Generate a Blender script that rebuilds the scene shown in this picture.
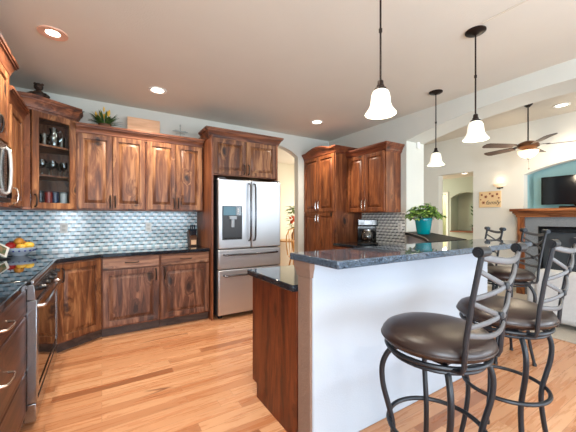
import bpy, bmesh, math, random
from math import sin, cos, pi, radians as R, sqrt
from mathutils import Vector, Matrix
random.seed(7)
S = bpy.context.scene
C = S.collection
for o in list(bpy.data.objects): bpy.data.objects.remove(o)

# ------------------------------------------------------------------ camera, world, lights, exposure
cd = bpy.data.cameras.new('camera'); cam = bpy.data.objects.new('camera', cd); C.objects.link(cam)
cam.location = (0, 0, 1.3); cam.rotation_euler = (R(90), 0, R(-31.9))
cd.sensor_width = 36; cd.lens = 299/576*36; cd.shift_y = 2/576; cd.clip_start = .02
S.camera = cam
w = bpy.data.worlds.new('sky'); S.world = w; w.use_nodes = True
bg = w.node_tree.nodes['Background']; bg.inputs[0].default_value = (.62, .78, 1, 1); bg.inputs[1].default_value = 1.2

def area(name, loc, rot, sx, sy, power, col):
    l = bpy.data.lights.new(name, 'AREA'); l.shape = 'RECTANGLE'; l.size = sx; l.size_y = sy; l.energy = power; l.color = col
    o = bpy.data.objects.new(name, l); C.objects.link(o); o.location = loc; o.rotation_euler = rot; return o
# daylight entering by window openings, except in the windowless hall
area('daylight_patio_door', (1.75, -3.20, 1.25), (R(140), 0, 0), 3.0, 2.1, 150, (.74, .87, 1))
area('daylight_living_window', (5.05, -3.20, 1.4), (R(125), 0, R(15)), 1.9, 2.0, 120, (.80, .90, 1))
area('daylight_dining_window', (4.93, 5.7, 1.45), (0, R(90), 0), 1.7, 1.5, 36, (1, .95, .86))
area('hall_area_light', (7.5, 5.93, 1.4), (R(-90), 0, 0), 1.4, 1.8, 28, (1, .94, .78))  # unseen area light before the hall's solid end wall
area('daylight_nook_window', (-.95, -1.6, 1.5), (0, R(-108), R(25)), 1.3, 1.6, 110, (.80, .90, 1))
l_ = bpy.data.lights.new('bedroom_lamp', 'POINT'); l_.energy = 26; l_.color = (1, .84, .52); l_.shadow_soft_size = .1; o_ = bpy.data.objects.new('bedroom_lamp', l_); C.objects.link(o_); o_.location = (9.4, 5.5, 2.0)
def spot(name, loc, en, col):
    l = bpy.data.lights.new(name, 'SPOT'); l.energy = en; l.color = col; l.spot_size = R(150); l.spot_blend = .8; l.shadow_soft_size = .06
    o = bpy.data.objects.new(name, l); C.objects.link(o); o.location = loc
for p in ((.75, 1.5, 2.72), (.8, -1.0, 2.72), (2.6, -1.2, 2.72)): spot('unseen_fill_spot', p, 45, (1, .90, .76))  # fill spots added out of view, with no fixtures
S.view_settings.view_transform = 'Standard'; S.view_settings.look = 'None'
S.view_settings.gamma = 1; S.view_settings.use_curve_mapping = False
S.view_settings.exposure = 0.66

# ------------------------------------------------------------------ materials
def lin(c): return tuple(((v/255)/12.92 if v/255 <= .04045 else ((v/255+.055)/1.055)**2.4) for v in c) + (1,)
class NT:
    def __init__(s, name):
        s.m = bpy.data.materials.new(name); s.m.use_nodes = True; s.t = s.m.node_tree; s.n = s.t.nodes; s.l = s.t.links
        s.b = s.n['Principled BSDF']; s.out = s.n['Material Output']
    def N(s, typ, **kw):
        n = s.n.new(typ)
        for k, v in kw.items(): setattr(n, k, v)
        return n
    def I(s, n, k, v):
        if isinstance(v, bpy.types.NodeSocket): s.l.new(v, n.inputs[k])
        else: n.inputs[k].default_value = v
    def math(s, op, a, b=0):
        n = s.N('ShaderNodeMath', operation=op); s.I(n, 0, a); s.I(n, 1, b); return n.outputs[0]
    def ramp(s, fac, stops, interp='LINEAR'):
        n = s.N('ShaderNodeValToRGB'); n.color_ramp.interpolation = interp; e = n.color_ramp.elements
        while len(e) < len(stops): e.new(.5)
        for el, (p, c) in zip(e, stops): el.position = p; el.color = c
        s.I(n, 0, fac); return n.outputs[0]
    def mix(s, f, a, b, mode='MIX'):
        n = s.N('ShaderNodeMix', data_type='RGBA', blend_type=mode); s.I(n, 0, f); s.I(n, 6, a); s.I(n, 7, b); return n.outputs[2]
    def coord(s, scale=(1, 1, 1), rnd=True, rot=(0, 0, 0)):
        tc = s.N('ShaderNodeTexCoord'); v = tc.outputs['Object']
        if rnd:
            oi = s.N('ShaderNodeObjectInfo'); k = s.math('MULTIPLY', oi.outputs['Random'], 53.)
            a = s.N('ShaderNodeVectorMath', operation='ADD'); s.I(a, 0, v); s.I(a, 1, k); v = a.outputs[0]
        mp = s.N('ShaderNodeMapping'); s.I(mp, 0, v); s.I(mp, 3, scale); s.I(mp, 2, rot); return mp.outputs[0]
    def noise(s, v, scale, detail=3, rough=.5, dist=0):
        n = s.N('ShaderNodeTexNoise'); s.I(n, 'Vector', v); s.I(n, 'Scale', scale); s.I(n, 'Detail', detail); s.I(n, 'Roughness', rough); s.I(n, 'Distortion', dist); return n.outputs[0]
    def bump(s, h, strength=.2, dist=.01):
        n = s.N('ShaderNodeBump'); s.I(n, 'Strength', strength); s.I(n, 'Distance', dist); s.I(n, 'Height', h); s.l.new(n.outputs[0], s.b.inputs['Normal'])
    def P(s, **kw):
        for k, v in kw.items(): s.I(s.b, k.replace('_', ' '), v)
        return s
def plain(name, rgb, rough=.5, metal=0, spec=.5, **kw):
    t = NT(name); t.P(Base_Color=lin(rgb), Roughness=rough, Metallic=metal)
    t.I(t.b, 'Specular IOR Level', spec)
    for k, v in kw.items(): t.I(t.b, k.replace('_', ' '), v)
    return t.m
def painted(name, rgb, bs=180, bst=.12, rough=.75):
    t = NT(name); v = t.coord(rnd=False)
    n = t.noise(v, 3, 2); c = lin(rgb); c2 = tuple(x*.94 for x in c[:3]) + (1,)
    t.P(Base_Color=t.mix(n, c, c2), Roughness=rough); t.I(t.b, 'Specular IOR Level', .25)
    t.bump(t.noise(v, bs, 3, .6), bst, .004); return t.m
def wood(name, dark, mid, light, axis='z', rough=.44, knots=1.0, scale=1.0):
    t = NT(name)
    st = {'z': (1, 1, .11), 'x': (.11, 1, 1), 'y': (1, .11, 1)}[axis]
    kt = {'z': (1, 1, .6), 'x': (.6, 1, 1), 'y': (1, .6, 1)}[axis]
    v0 = t.coord((scale, scale, scale))
    wob = t.N('ShaderNodeTexNoise'); t.I(wob, 'Vector', v0); t.I(wob, 'Scale', 9); t.I(wob, 'Detail', 3)
    mk = t.N('ShaderNodeMapping'); t.I(mk, 0, v0); t.I(mk, 3, kt)
    wa = t.N('ShaderNodeVectorMath', operation='MULTIPLY_ADD'); t.I(wa, 0, wob.outputs['Color']); t.I(wa, 1, (.06, .06, .06)); t.I(wa, 2, mk.outputs[0])
    vo = t.N('ShaderNodeTexVoronoi'); t.I(vo, 'Vector', wa.outputs[0]); t.I(vo, 'Scale', 5.2)
    d = vo.outputs['Distance']
    sep = t.N('ShaderNodeSeparateColor'); t.I(sep, 0, vo.outputs['Color'])
    pick = t.math('GREATER_THAN', sep.outputs[0], .30)
    infl = t.math('MULTIPLY', t.ramp(d, [(.0, (1, 1, 1, 1)), (.42, (0, 0, 0, 1))]), pick)
    # grain, bent around the knots
    ms = t.N('ShaderNodeMapping'); t.I(ms, 0, v0); t.I(ms, 3, st)
    ad = t.N('ShaderNodeVectorMath', operation='ADD'); t.I(ad, 0, ms.outputs[0]); t.I(ad, 1, t.math('MULTIPLY', infl, .06))
    g = t.noise(ad.outputs[0], 16, 4, .6, .8)
    fine = t.noise(ad.outputs[0], 80, 3, .65)
    col = t.ramp(g, [(.34, lin(dark)), (.48, lin(mid)), (.62, lin(light))])
    col = t.mix(t.math('MULTIPLY', fine, .45), col, lin(dark))
    col = t.mix(t.math('MULTIPLY', t.math('MULTIPLY', infl, fine), .9*knots), col, lin(tuple(x*.5 for x in dark)))
    kn = t.math('MULTIPLY', t.ramp(d, [(.10, (1, 1, 1, 1)), (.19, (0, 0, 0, 1))]), pick)
    col = t.mix(t.math('MULTIPLY', kn, .95*knots), col, lin((38, 20, 14)))
    t.P(Base_Color=col, Roughness=rough); t.I(t.b, 'Specular IOR Level', .45)
    t.bump(fine, .06, .004)
    return t.m
def granite(name, base, speck, speck2, rough=.05, amt=.58):
    t = NT(name); v = t.coord(rnd=False)
    n1 = t.noise(v, 330, 2, .7); n2 = t.noise(v, 140, 2, .6)
    c = t.ramp(n1, [(amt-.06, lin(base)), (amt+.05, lin(speck))])
    c = t.mix(t.ramp(n2, [(.58, (0, 0, 0, 1)), (.66, (1, 1, 1, 1))]), c, lin(speck2))
    t.P(Base_Color=c, Roughness=rough); return t.m
def tiles(name, white, blue, dark, mid, grout, ax='xz', L=.10, H=.047):
    t = NT(name); tc = t.N('ShaderNodeTexCoord'); sp = t.N('ShaderNodeSeparateXYZ'); t.I(sp, 0, tc.outputs['Object'])
    X = sp.outputs['XYZ'.index(ax[0].upper())]; Z = sp.outputs['XYZ'.index(ax[1].upper())]
    v = t.math('DIVIDE', Z, H); row = t.math('FLOOR', v); fv = t.math('FRACT', v)
    thin = t.math('LESS_THAN', fv, .36)
    u = t.math('ADD', t.math('DIVIDE', X, L), t.math('MULTIPLY', row, .47)); fu = t.math('FRACT', u)
    u2 = t.math('ADD', u, .3); fu2 = t.math('FRACT', u2)
    cb = t.N('ShaderNodeCombineXYZ'); t.I(cb, 0, t.math('FLOOR', t.math('MULTIPLY', u, 2))); t.I(cb, 1, row); t.I(cb, 2, thin)
    wn = t.N('ShaderNodeTexWhiteNoise', noise_dimensions='3D'); t.I(wn, 0, cb.outputs[0]); r = wn.outputs['Value']
    thick = t.mix(t.math('LESS_THAN', fu, .58), lin(blue), t.mix(t.math('MULTIPLY', r, .3), lin(white), lin(blue)))
    th = t.mix(t.math('LESS_THAN', fu2, .52), t.mix(r, lin(mid), lin(blue)), t.mix(t.math('MULTIPLY', r, .35), lin(dark), lin(mid)))
    c = t.mix(thin, thick, th)
    def edge(f, p, w): return t.math('LESS_THAN', t.math('ABSOLUTE', t.math('SUBTRACT', f, p)), w)
    g = t.math('MAXIMUM', edge(fv, .36, .03), edge(fv, .0, .03)); g = t.math('MAXIMUM', g, t.math('MULTIPLY', t.math('SUBTRACT', 1, thin), t.math('MAXIMUM', edge(fu, .58, .014), edge(fu, 0, .014))))
    g = t.math('MAXIMUM', g, t.math('MULTIPLY', thin, t.math('MAXIMUM', edge(fu2, .52, .014), edge(fu2, 0, .014))))
    c = t.mix(g, c, lin(grout)); t.P(Base_Color=c, Roughness=t.math('ADD', t.math('MULTIPLY', g, .5), .14)); t.bump(t.math('SUBTRACT', 1, g), .3, .002); return t.m
def floor_mat():
    t = NT('oak_planks'); tc = t.N('ShaderNodeTexCoord'); v = tc.outputs['Object']
    b = t.N('ShaderNodeTexBrick'); b.offset = .37; b.offset_frequency = 2; b.squash = 1.35; b.squash_frequency = 3
    b.inputs['Color1'].default_value = (0, 0, 0, 1); b.inputs['Color2'].default_value = (1, 1, 1, 1); b.inputs['Mortar'].default_value = (.4, .4, .4, 1)
    t.I(b, 'Vector', v); t.I(b, 'Scale', 1); t.I(b, 'Mortar Size', .0011); t.I(b, 'Brick Width', .82); t.I(b, 'Row Height', .083); t.I(b, 'Mortar Smooth', .2)
    base = t.ramp(b.outputs['Color'], [(0, lin((138, 84, 54))), (.13, lin((182, 124, 86))), (.45, lin((199, 143, 103))), (.8, lin((212, 161, 121))), (1, lin((188, 128, 90)))])
    off = t.N('ShaderNodeVectorMath', operation='MULTIPLY_ADD'); t.I(off, 0, b.outputs['Color']); t.I(off, 1, (7, 3, 5)); t.I(off, 2, v)
    mp = t.N('ShaderNodeMapping'); t.I(mp, 0, off.outputs[0]); t.I(mp, 3, (.09, 1, 1))
    g = t.noise(mp.outputs[0], 26, 5, .6, .6)
    c = t.mix(t.ramp(g, [(.36, (.5, .5, .5, 1)), (.52, (0, 0, 0, 1))]), base, lin((182, 112, 70)))
    mp2 = t.N('ShaderNodeMapping'); t.I(mp2, 0, off.outputs[0]); t.I(mp2, 3, (.16, 1.2, 1))
    kk = t.noise(mp2.outputs[0], 7, 3, .55, 1.2)
    c = t.mix(t.ramp(kk, [(.66, (0, 0, 0, 1)), (.74, (.8, .8, .8, 1))]), c, lin((112, 62, 38)))
    c = t.mix(t.math('MULTIPLY', b.outputs['Fac'], .55), c, lin((120, 74, 46)))
    t.P(Base_Color=c, Roughness=t.math('ADD', t.math('MULTIPLY', g, .12), .22)); t.I(t.b, 'Specular IOR Level', .42)
    t.bump(t.math('SUBTRACT', 1, b.outputs['Fac']), .15, .002); return t.m
def glass(name, tint=(1, 1, 1), amt=.0, rough=.02):
    t = NT(name); t.n.remove(t.b)
    tr = t.N('ShaderNodeBsdfTransparent'); t.I(tr, 0, tint + (1,)); gl = t.N('ShaderNodeBsdfGlossy'); t.I(gl, 'Roughness', rough)
    fr = t.N('ShaderNodeFresnel'); t.I(fr, 0, 1.45); mx = t.N('ShaderNodeMixShader'); t.I(mx, 0, t.math('ADD', fr.outputs[0], amt)); t.I(mx, 1, tr.outputs[0]); t.I(mx, 2, gl.outputs[0])
    t.l.new(mx.outputs[0], t.out.inputs[0]); return t.m
def emit(name, rgb, st, base=None):
    return plain(name, base or rgb, .35, Emission_Color=lin(rgb), Emission_Strength=st)
def leafmat(name, a, b, rough=.45):
    t = NT(name); v = t.coord(rnd=False); t.P(Base_Color=t.mix(t.ramp(t.noise(v, 28, 2), [(.4, (0, 0, 0, 1)), (.62, (1, 1, 1, 1))]), lin(a), lin(b)), Roughness=rough); return t.m
def steel(name, rgb, rough=.27, axis=(1, 1, 90)):
    t = NT(name); v = t.coord(axis, rnd=False); n = t.noise(v, 22, 2, .6)
    t.P(Base_Color=lin(rgb), Metallic=1, Roughness=t.math('ADD', t.math('MULTIPLY', n, .10), rough-.05)); t.bump(n, .02, .001); return t.m

WALL = painted('wall_paint', (206, 205, 195)); CEIL = painted('ceiling_paint', (222, 216, 203), 95, .5)
CREAM = painted('dining_paint', (222, 214, 192)); NICHE = painted('niche_paint', (160, 196, 198)); KNEE = painted('peninsula_daylight_tint', (180, 188, 198), 130, .25)  # half wall colour carries the blue cast of daylight
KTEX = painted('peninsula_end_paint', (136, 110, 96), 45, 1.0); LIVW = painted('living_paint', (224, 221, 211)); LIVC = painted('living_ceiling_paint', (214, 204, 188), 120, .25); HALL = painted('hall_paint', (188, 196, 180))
FLOOR = floor_mat(); WHITE = plain('white_trim', (232, 230, 224), .45)
WV = wood('alder_vertical', (78, 42, 24), (126, 77, 45), (178, 126, 82)); WH = wood('alder_horizontal', (70, 36, 22), (116, 66, 40), (160, 100, 66), 'x')
WB = wood('alder_carcass', (84, 43, 25), (122, 70, 42), (152, 94, 60)); WD = wood('alder_glazed', (66, 38, 28), (106, 66, 48), (158, 112, 86))
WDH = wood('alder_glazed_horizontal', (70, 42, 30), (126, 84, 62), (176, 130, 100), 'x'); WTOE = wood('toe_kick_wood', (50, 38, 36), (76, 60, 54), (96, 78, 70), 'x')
WR = wood('alder_red', (86, 42, 20), (122, 66, 34), (162, 98, 56)); WRH = wood('alder_red_trim', (80, 36, 20), (112, 56, 32), (140, 78, 46), 'x')
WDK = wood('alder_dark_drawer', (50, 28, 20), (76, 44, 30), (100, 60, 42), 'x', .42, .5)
WMAN = wood('mantel_pine', (92, 48, 24), (140, 80, 42), (178, 112, 66), 'y', .4, .7); WMANV = wood('mantel_pine_upright', (92, 48, 24), (146, 84, 44), (184, 118, 70), 'z', .4, .7)
WOAK = wood('light_oak', (190, 134, 70), (222, 172, 104), (240, 200, 140), 'z', .4, .1); WPLQ = wood('plaque_wood', (196, 150, 112), (216, 172, 134), (228, 188, 150), 'x', .5, .15)
GRAN = granite('black_granite', (12, 14, 17), (70, 82, 96), (40, 48, 58), .035, .60)
GRANB = granite('blue_black_granite', (16, 20, 26), (112, 130, 150), (70, 84, 102), .03, .54)
GLED = granite('dark_granite', (6, 6, 6), (24, 20, 18), (13, 11, 11), .6, .62); GLED.node_tree.nodes['Principled BSDF'].inputs['Specular IOR Level'].default_value = .12
GTILE = granite('grey_granite_tile', (92, 98, 104), (150, 154, 158), (70, 76, 82), .3, .5)
ST = steel('stainless', (196, 198, 202)); STV = steel('stainless_range', (170, 172, 176), .22, (1, 1, 60)); CHR = plain('chrome', (225, 225, 228), .12, 1)
PEW = plain('pewter_handle', (58, 50, 46), .35, .8); NICK = plain('nickel_handle', (205, 198, 188), .25, 1); HDL = plain('fridge_handle', (98, 100, 106), .22, 1)
IRON = plain('wrought_iron', (24, 27, 33), .42, .2); IRONG = plain('grey_iron', (92, 91, 92), .5, .25); BRONZE = plain('oil_rubbed_bronze', (44, 34, 29), .4, .7)
LEATH = NT('brown_leather'); LEATH.P(Base_Color=LEATH.mix(LEATH.noise(LEATH.coord(), 9, 3), lin((32, 21, 18)), lin((48, 31, 26))), Roughness=.36); LEATH.bump(LEATH.noise(LEATH.coord(), 240, 2), .1, .002); LEATH = LEATH.m
BLK = plain('black_gloss', (10, 10, 12), .08); BLKM = plain('black_matte', (18, 18, 20), .5); DGREY = plain('dark_grey', (52, 54, 58), .4); OVENG = plain('oven_glass', (16, 13, 12), .03, 0, .8)
COOKT = plain('cooktop_glass', (14, 16, 18), .025, 0, .9)
CABGL = glass('cabinet_glass', (.93, .95, .95), -.025); TUMB = glass('clear_glass', (.93, .96, .97), .10, .06)
SCREEN = plain('tv_screen', (14, 20, 26), .12); TEAL = plain('teal_glaze', (0, 128, 134), .12); SOIL = plain('soil', (50, 38, 30), .9)
LEAF = leafmat('plant_leaf', (36, 88, 28), (150, 182, 84)); LEAFD = leafmat('dark_leaf', (32, 70, 30), (84, 112, 52)); DRIED = leafmat('dried_leaf', (46, 34, 24), (84, 64, 40))
SHADE = NT('alabaster_glass')
SHADE.P(Base_Color=lin((240, 236, 220)), Roughness=.3, Emission_Color=SHADE.mix(SHADE.noise(SHADE.coord((1, 1, 1.5)), 18, 3), (1, .96, .84, 1), (.86, .84, .74, 1)), Emission_Strength=.42); SHADE = SHADE.m
LAMPW = emit('lamp_lens', (255, 244, 225), 5.0); LAMPF = emit('fan_bowl_glass', (255, 214, 160), 1.1, (240, 220, 190)); SCON = emit('sconce_glass', (255, 206, 150), .3, (240, 224, 200))
SPB = ((244, 248, 250), (176, 206, 218), (18, 28, 36), (92, 124, 140), (206, 220, 225))
SPLASH = tiles('mosaic_blue', *SPB); SPLASHL = tiles('mosaic_blue_side', *SPB, ax='yz')
SPLASHR = tiles('mosaic_grey_side', (244, 243, 236), (206, 207, 203), (14, 14, 18), (66, 68, 72), (206, 206, 200), ax='yz', L=.072, H=.045)
CARPET = NT('carpet_pile'); CARPET.P(Base_Color=CARPET.mix(CARPET.noise(CARPET.coord(rnd=False), 60, 4, .7), lin((176, 164, 148)), lin((206, 196, 182))), Roughness=.95); CARPET.bump(CARPET.noise(CARPET.coord(rnd=False), 220, 3), .7, .01); CARPET = CARPET.m
SOFA = NT('grey_sofa_fabric'); SOFA.P(Base_Color=SOFA.mix(SOFA.noise(SOFA.coord(rnd=False), 25, 4, .7), lin((186, 186, 186)), lin((212, 212, 212))), Roughness=.9); SOFA.bump(SOFA.noise(SOFA.coord(rnd=False), 300, 3), .4, .004); SOFA = SOFA.m

# ------------------------------------------------------------------ mesh helpers
class MB:
    def __init__(s): s.v = []; s.f = []
    def add(s, vs, fs, M=None):
        k = len(s.v); s.v += [tuple(M @ Vector(v)) if M else tuple(v) for v in vs]; s.f += [[i+k for i in f] for f in fs]; return s
    def box(s, x0, x1, y0, y1, z0, z1, M=None):
        vs = [(x, y, z) for z in (z0, z1) for y in (y0, y1) for x in (x0, x1)]
        return s.add(vs, [(0, 2, 3, 1), (4, 5, 7, 6), (0, 1, 5, 4), (2, 6, 7, 3), (0, 4, 6, 2), (1, 3, 7, 5)], M)
    def prism(s, poly, z0, z1, M=None):
        n = len(poly); vs = [(x, y, z0) for x, y in poly] + [(x, y, z1) for x, y in poly]
        return s.add(vs, [list(range(n))[::-1], list(range(n, 2*n))] + [(i, (i+1) % n, n+(i+1) % n, n+i) for i in range(n)], M)
    def lathe(s, prof, n=28, M=None, cap=True):
        vs = []; fs = []
        for r, z in prof:
            for i in range(n): a = 2*pi*i/n; vs.append((r*cos(a), r*sin(a), z))
        for j in range(len(prof)-1):
            for i in range(n): k = (i+1) % n; fs.append((j*n+i, j*n+k, (j+1)*n+k, (j+1)*n+i))
        if cap: fs += [list(range(n))[::-1], [(len(prof)-1)*n+i for i in range(n)]]
        return s.add(vs, fs, M)
    def tube(s, pts, r, n=10, closed=False, flat=None, M=None):
        pts = [Vector(p) for p in pts]; N = len(pts); vs = []; fs = []
        rs = r if isinstance(r, (list, tuple)) else [r]*N
        up = Vector((.0137, .0219, 1)).normalized(); prev = None
        for i, p in enumerate(pts):
            a = pts[i-1] if (i > 0 or closed) else p; b = pts[(i+1) % N] if (i < N-1 or closed) else p
            t = (b-a).normalized()
            if prev is None:
                ref = up if abs(t.dot(up)) < .9 else Vector((0, 1, .01)).normalized(); nx = t.cross(ref).normalized()
            else:
                nx = (prev - t*prev.dot(t)).normalized()
            prev = nx; ny = t.cross(nx)
            for k in range(n):
                an = 2*pi*k/n; fx, fy = (1, 1) if not flat else flat
                vs.append(p + nx*rs[i]*cos(an)*fx + ny*rs[i]*sin(an)*fy)
        for i in range(N if closed else N-1):
            for k in range(n): j = (i+1) % N; m = (k+1) % n; fs.append((i*n+k, i*n+m, j*n+m, j*n+k))
        if not closed: fs += [list(range(n))[::-1], [(N-1)*n+k for k in range(n)]]
        return s.add(vs, fs, M)
    def cyl(s, p0, p1, r, n=16, r2=None, M=None): return s.tube([p0, p1], [r, r if r2 is None else r2], n, M=M)
    def loops(s, w, h, prof, hole=False, M=None):
        # concentric rectangles in the XZ plane, centred on x; prof = (inset, y)
        vs = []; fs = []
        for ins, y in prof:
            vs += [(-w/2+ins, y, ins), (w/2-ins, y, ins), (w/2-ins, y, h-ins), (-w/2+ins, y, h-ins)]
        n = len(prof)
        for j in range(n-1):
            for i in range(4): k = (i+1) % 4; fs.append((j*4+i, j*4+k, j*4+4+k, j*4+4+i))
        if hole: fs += [((n-1)*4+i, (n-1)*4+(i+1) % 4, (i+1) % 4, i) for i in range(4)]
        else: fs += [(0, 3, 2, 1), tuple((n-1)*4+i for i in range(4))]
        return s.add(vs, fs, M)
    def sweep(s, path, prof, M=None):
        # mitred moulding: path in plan (open), prof = closed list of (outward, z); outward is to the right of travel
        P = [Vector(p) for p in path]; n = len(P); m = len(prof); vs = []; fs = []
        for i in range(n):
            d0 = (P[i]-P[i-1]).normalized() if i else (P[1]-P[0]).normalized()
            d1 = (P[i+1]-P[i]).normalized() if i < n-1 else d0
            n0 = Vector((d0.y, -d0.x)); n1 = Vector((d1.y, -d1.x)); b = (n0+n1).normalized(); k = 1/max(.3, b.dot(n0))
            for o, z in prof: q = P[i]+b*o*k; vs.append((q.x, q.y, z))
        for i in range(n-1):
            for j in range(m): k = (j+1) % m; fs.append((i*m+j, i*m+k, (i+1)*m+k, (i+1)*m+j))
        fs += [list(range(m))[::-1], [(n-1)*m+j for j in range(m)]]
        return s.add(vs, fs, M)
    def leaf(s, p, d, L, W, up=(0, 0, 1), fold=.25, droop=.3):
        d = Vector(d).normalized(); sd = d.cross(Vector(up)); sd = sd.normalized() if sd.length > 1e-3 else Vector((1, 0, 0)); u = sd.cross(d)
        p = Vector(p); vs = []; ts = [0, .25, .55, .8, 1]; ws = [.06, .42, .5, .3, .02]
        for t, ww in zip(ts, ws):
            c = p + d*L*t - Vector((0, 0, 1))*droop*L*t*t
            vs += [c - sd*W*ww + u*fold*W*ww, c, c + sd*W*ww + u*fold*W*ww]
        return s.add(vs, [f for i in range(4) for f in ((3*i, 3*i+1, 3*i+4, 3*i+3), (3*i+1, 3*i+2, 3*i+5, 3*i+4))])
    def sphere(s, c, r, n=14, sq=(1, 1, 1)):
        prof = [(r*sin(pi*j/10)*1.0+1e-4, -r*cos(pi*j/10)) for j in range(11)]
        return s.lathe(prof, n, Matrix.Translation(c) @ Matrix.Diagonal((*sq, 1)))
def obj(name, mb, mat, parent=None, loc=(0, 0, 0), rot=(0, 0, 0), bevel=0, smooth=True, seg=2):
    me = bpy.data.meshes.new(name); me.from_pydata([tuple(v) for v in mb.v], [], mb.f); me.update()
    b = bmesh.new(); b.from_mesh(me); bmesh.ops.recalc_face_normals(b, faces=b.faces); b.to_mesh(me); b.free()
    if smooth:
        for p in me.polygons: p.use_smooth = True
        me.set_sharp_from_angle(angle=R(38))
    me.materials.append(mat); o = bpy.data.objects.new(name, me); C.objects.link(o); o.location = loc; o.rotation_euler = rot
    if parent: o.parent = parent
    if bevel: m = o.modifiers.new('b', 'BEVEL'); m.width = bevel; m.segments = seg; m.limit_method = 'ANGLE'; m.angle_limit = R(40)
    return o
def tag(o, label, cat, group=None):
    o['label'] = label; o['category'] = cat
    if group: o['group'] = group
    return o
def thing(name, label, cat, loc=(0, 0, 0), rz=0, group=None):
    o = bpy.data.objects.new(name, None); C.objects.link(o); o.location = loc; o.rotation_euler = (0, 0, rz); o.empty_display_size = .1
    return tag(o, label, cat, group)
def struct(name, mb, mat, **k):
    o = obj(name, mb, mat, **k); o['kind'] = 'structure'; return o
def copy_tree(o, parent=None):
    c = o.copy(); C.objects.link(c)
    if parent: c.parent = parent
    for ch in list(o.children): copy_tree(ch, c)
    return c
def place(o, loc, rz=None, label=None):
    c = copy_tree(o); c.location = loc
    if rz is not None: c.rotation_euler.z = rz
    if label: c['label'] = label
    return c
def wall(mb, axis, c0, c1, strips):
    # strips: (a0, a1, z0 at a0, z0 at a1, z1); axis 'x' runs along x with thickness c0..c1 in y
    for a0, a1, za, zb, zt in strips:
        if axis == 'x': vs = [(a0, c0, za), (a1, c0, zb), (a1, c1, zb), (a0, c1, za), (a0, c0, zt), (a1, c0, zt), (a1, c1, zt), (a0, c1, zt)]
        else: vs = [(c0, a0, za), (c0, a1, zb), (c1, a1, zb), (c1, a0, za), (c0, a0, zt), (c0, a1, zt), (c1, a1, zt), (c1, a0, zt)]
        mb.add(vs, [(0, 3, 2, 1), (4, 5, 6, 7), (0, 1, 5, 4), (1, 2, 6, 5), (2, 3, 7, 6), (3, 0, 4, 7)])
    return mb
def arch(a0, a1, spring, crest, top, n=20, power=1.0):
    m = (a0+a1)/2; h = (a1-a0)/2; s = crest-spring; rad = (h*h+s*s)/(2*s)
    def z(a): return spring + sqrt(max(0, rad*rad-(a-m)**2)) - (rad-s)
    A = [a0+(a1-a0)*i/n for i in range(n+1)]
    return [(A[i], A[i+1], z(A[i]), z(A[i+1]), top) for i in range(n)]

# ------------------------------------------------------------------ the setting
struct('floor', MB().box(-1.1, 10, -3.4, 6.95, -.1, 0), FLOOR)
struct('ceiling', MB().box(-1.1, 3.66, -3.4, 4.52, 2.75, 2.85), CEIL)
struct('ceiling_living', MB().box(4.04, 6.75, -3.4, 4.52, 2.95, 3.05), LIVC)
struct('ceiling_dining', MB().box(1.0, 5.1, 4.52, 6.95, 2.75, 2.85), LIVC)
struct('ceiling_hall', MB().box(6.36, 10, 2.4, 6.1, 2.44, 2.54), LIVC)
struct('wall_left', wall(MB(), 'y', -1.1, -.98, [(-3.4, -2.3, 0, 0, 2.75), (-.9, 4.52, 0, 0, 2.75), (-2.3, -.9, 2.35, 2.35, 2.75), (-2.3, -.9, 0, 0, .65)]), WALL)
struct('wall_back', wall(MB(), 'x', 4.40, 4.52, [(-.98, 2.0, 0, 0, 2.75), (2.95, 4.05, 0, 0, 2.75)] + arch(2.0, 2.95, 2.38, 2.54, 2.75)), WALL)
struct('wall_right', wall(MB(), 'y', 3.65, 4.05, [(2.70, 4.40, 0, 0, 2.95), (-.75, -.30, 0, 0, 2.95), (-3.4, -3.2, 0, 0, 2.95)] + arch(-.30, 2.70, 2.39, 2.575, 2.95, 36) + arch(-3.2, -.75, 2.39, 2.575, 2.95, 24)), WALL)
struct('wall_front', wall(MB(), 'x', -3.4, -3.26, [(-.98, .05, 0, 0, 2.75), (3.45, 4.05, 0, 0, 2.75), (.05, 3.45, 2.35, 2.35, 2.75), (4.05, 4.2, 0, 0, 2.95), (6.0, 6.35, 0, 0, 2.95), (4.2, 6.0, 2.35, 2.35, 2.95), (4.2, 6.0, 0, 0, .45)]), WALL)
def window(name, x0, x1, z0, z1, n):
    m = MB().box(x0, x1, -3.36, -3.30, z0, z0+.06).box(x0, x1, -3.36, -3.30, z1-.06, z1)
    for i in range(n+1): x = x0+(x1-x0-.06)*i/n; m.box(x, x+.06, -3.355, -3.305, z0, z1)
    o = struct(name, m, WHITE); p = obj('pane', MB().box(x0+.03, x1-.03, -3.334, -3.328, z0+.03, z1-.03), CABGL, o); return o
window('window_1', .05, 3.45, 0, 2.35, 3); window('window_2', 4.2, 6.0, .45, 2.35, 2)
struct('wall_living_north', MB().box(4.05, 6.2, 4.40, 4.52, 0, 2.95), LIVW)
# far living wall: hall opening, fireplace niche
struct('wall_far', wall(MB(), 'y', 6.2, 6.36, [(3.78, 4.52, 0, 0, 2.95), (3.07, 3.78, 2.22, 2.22, 2.95), (2.24, 3.07, 0, 0, 2.95), (.3, 2.24, 0, 0, 1.40), (-3.4, .3, 0, 0, 2.95)] + arch(.3, 2.24, 2.05, 2.23, 2.95)), LIVW)
struct('wall_niche', MB().box(6.62, 6.7, .2, 2.34, 1.3, 2.4).box(6.36, 6.62, 2.24, 2.34, 1.3, 2.4).box(6.36, 6.62, .2, .3, 1.3, 2.4).box(6.36, 6.62, .2, 2.34, 2.27, 2.4).box(6.36, 6.62, .2, 2.34, 1.3, 1.40), NICHE)
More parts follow.
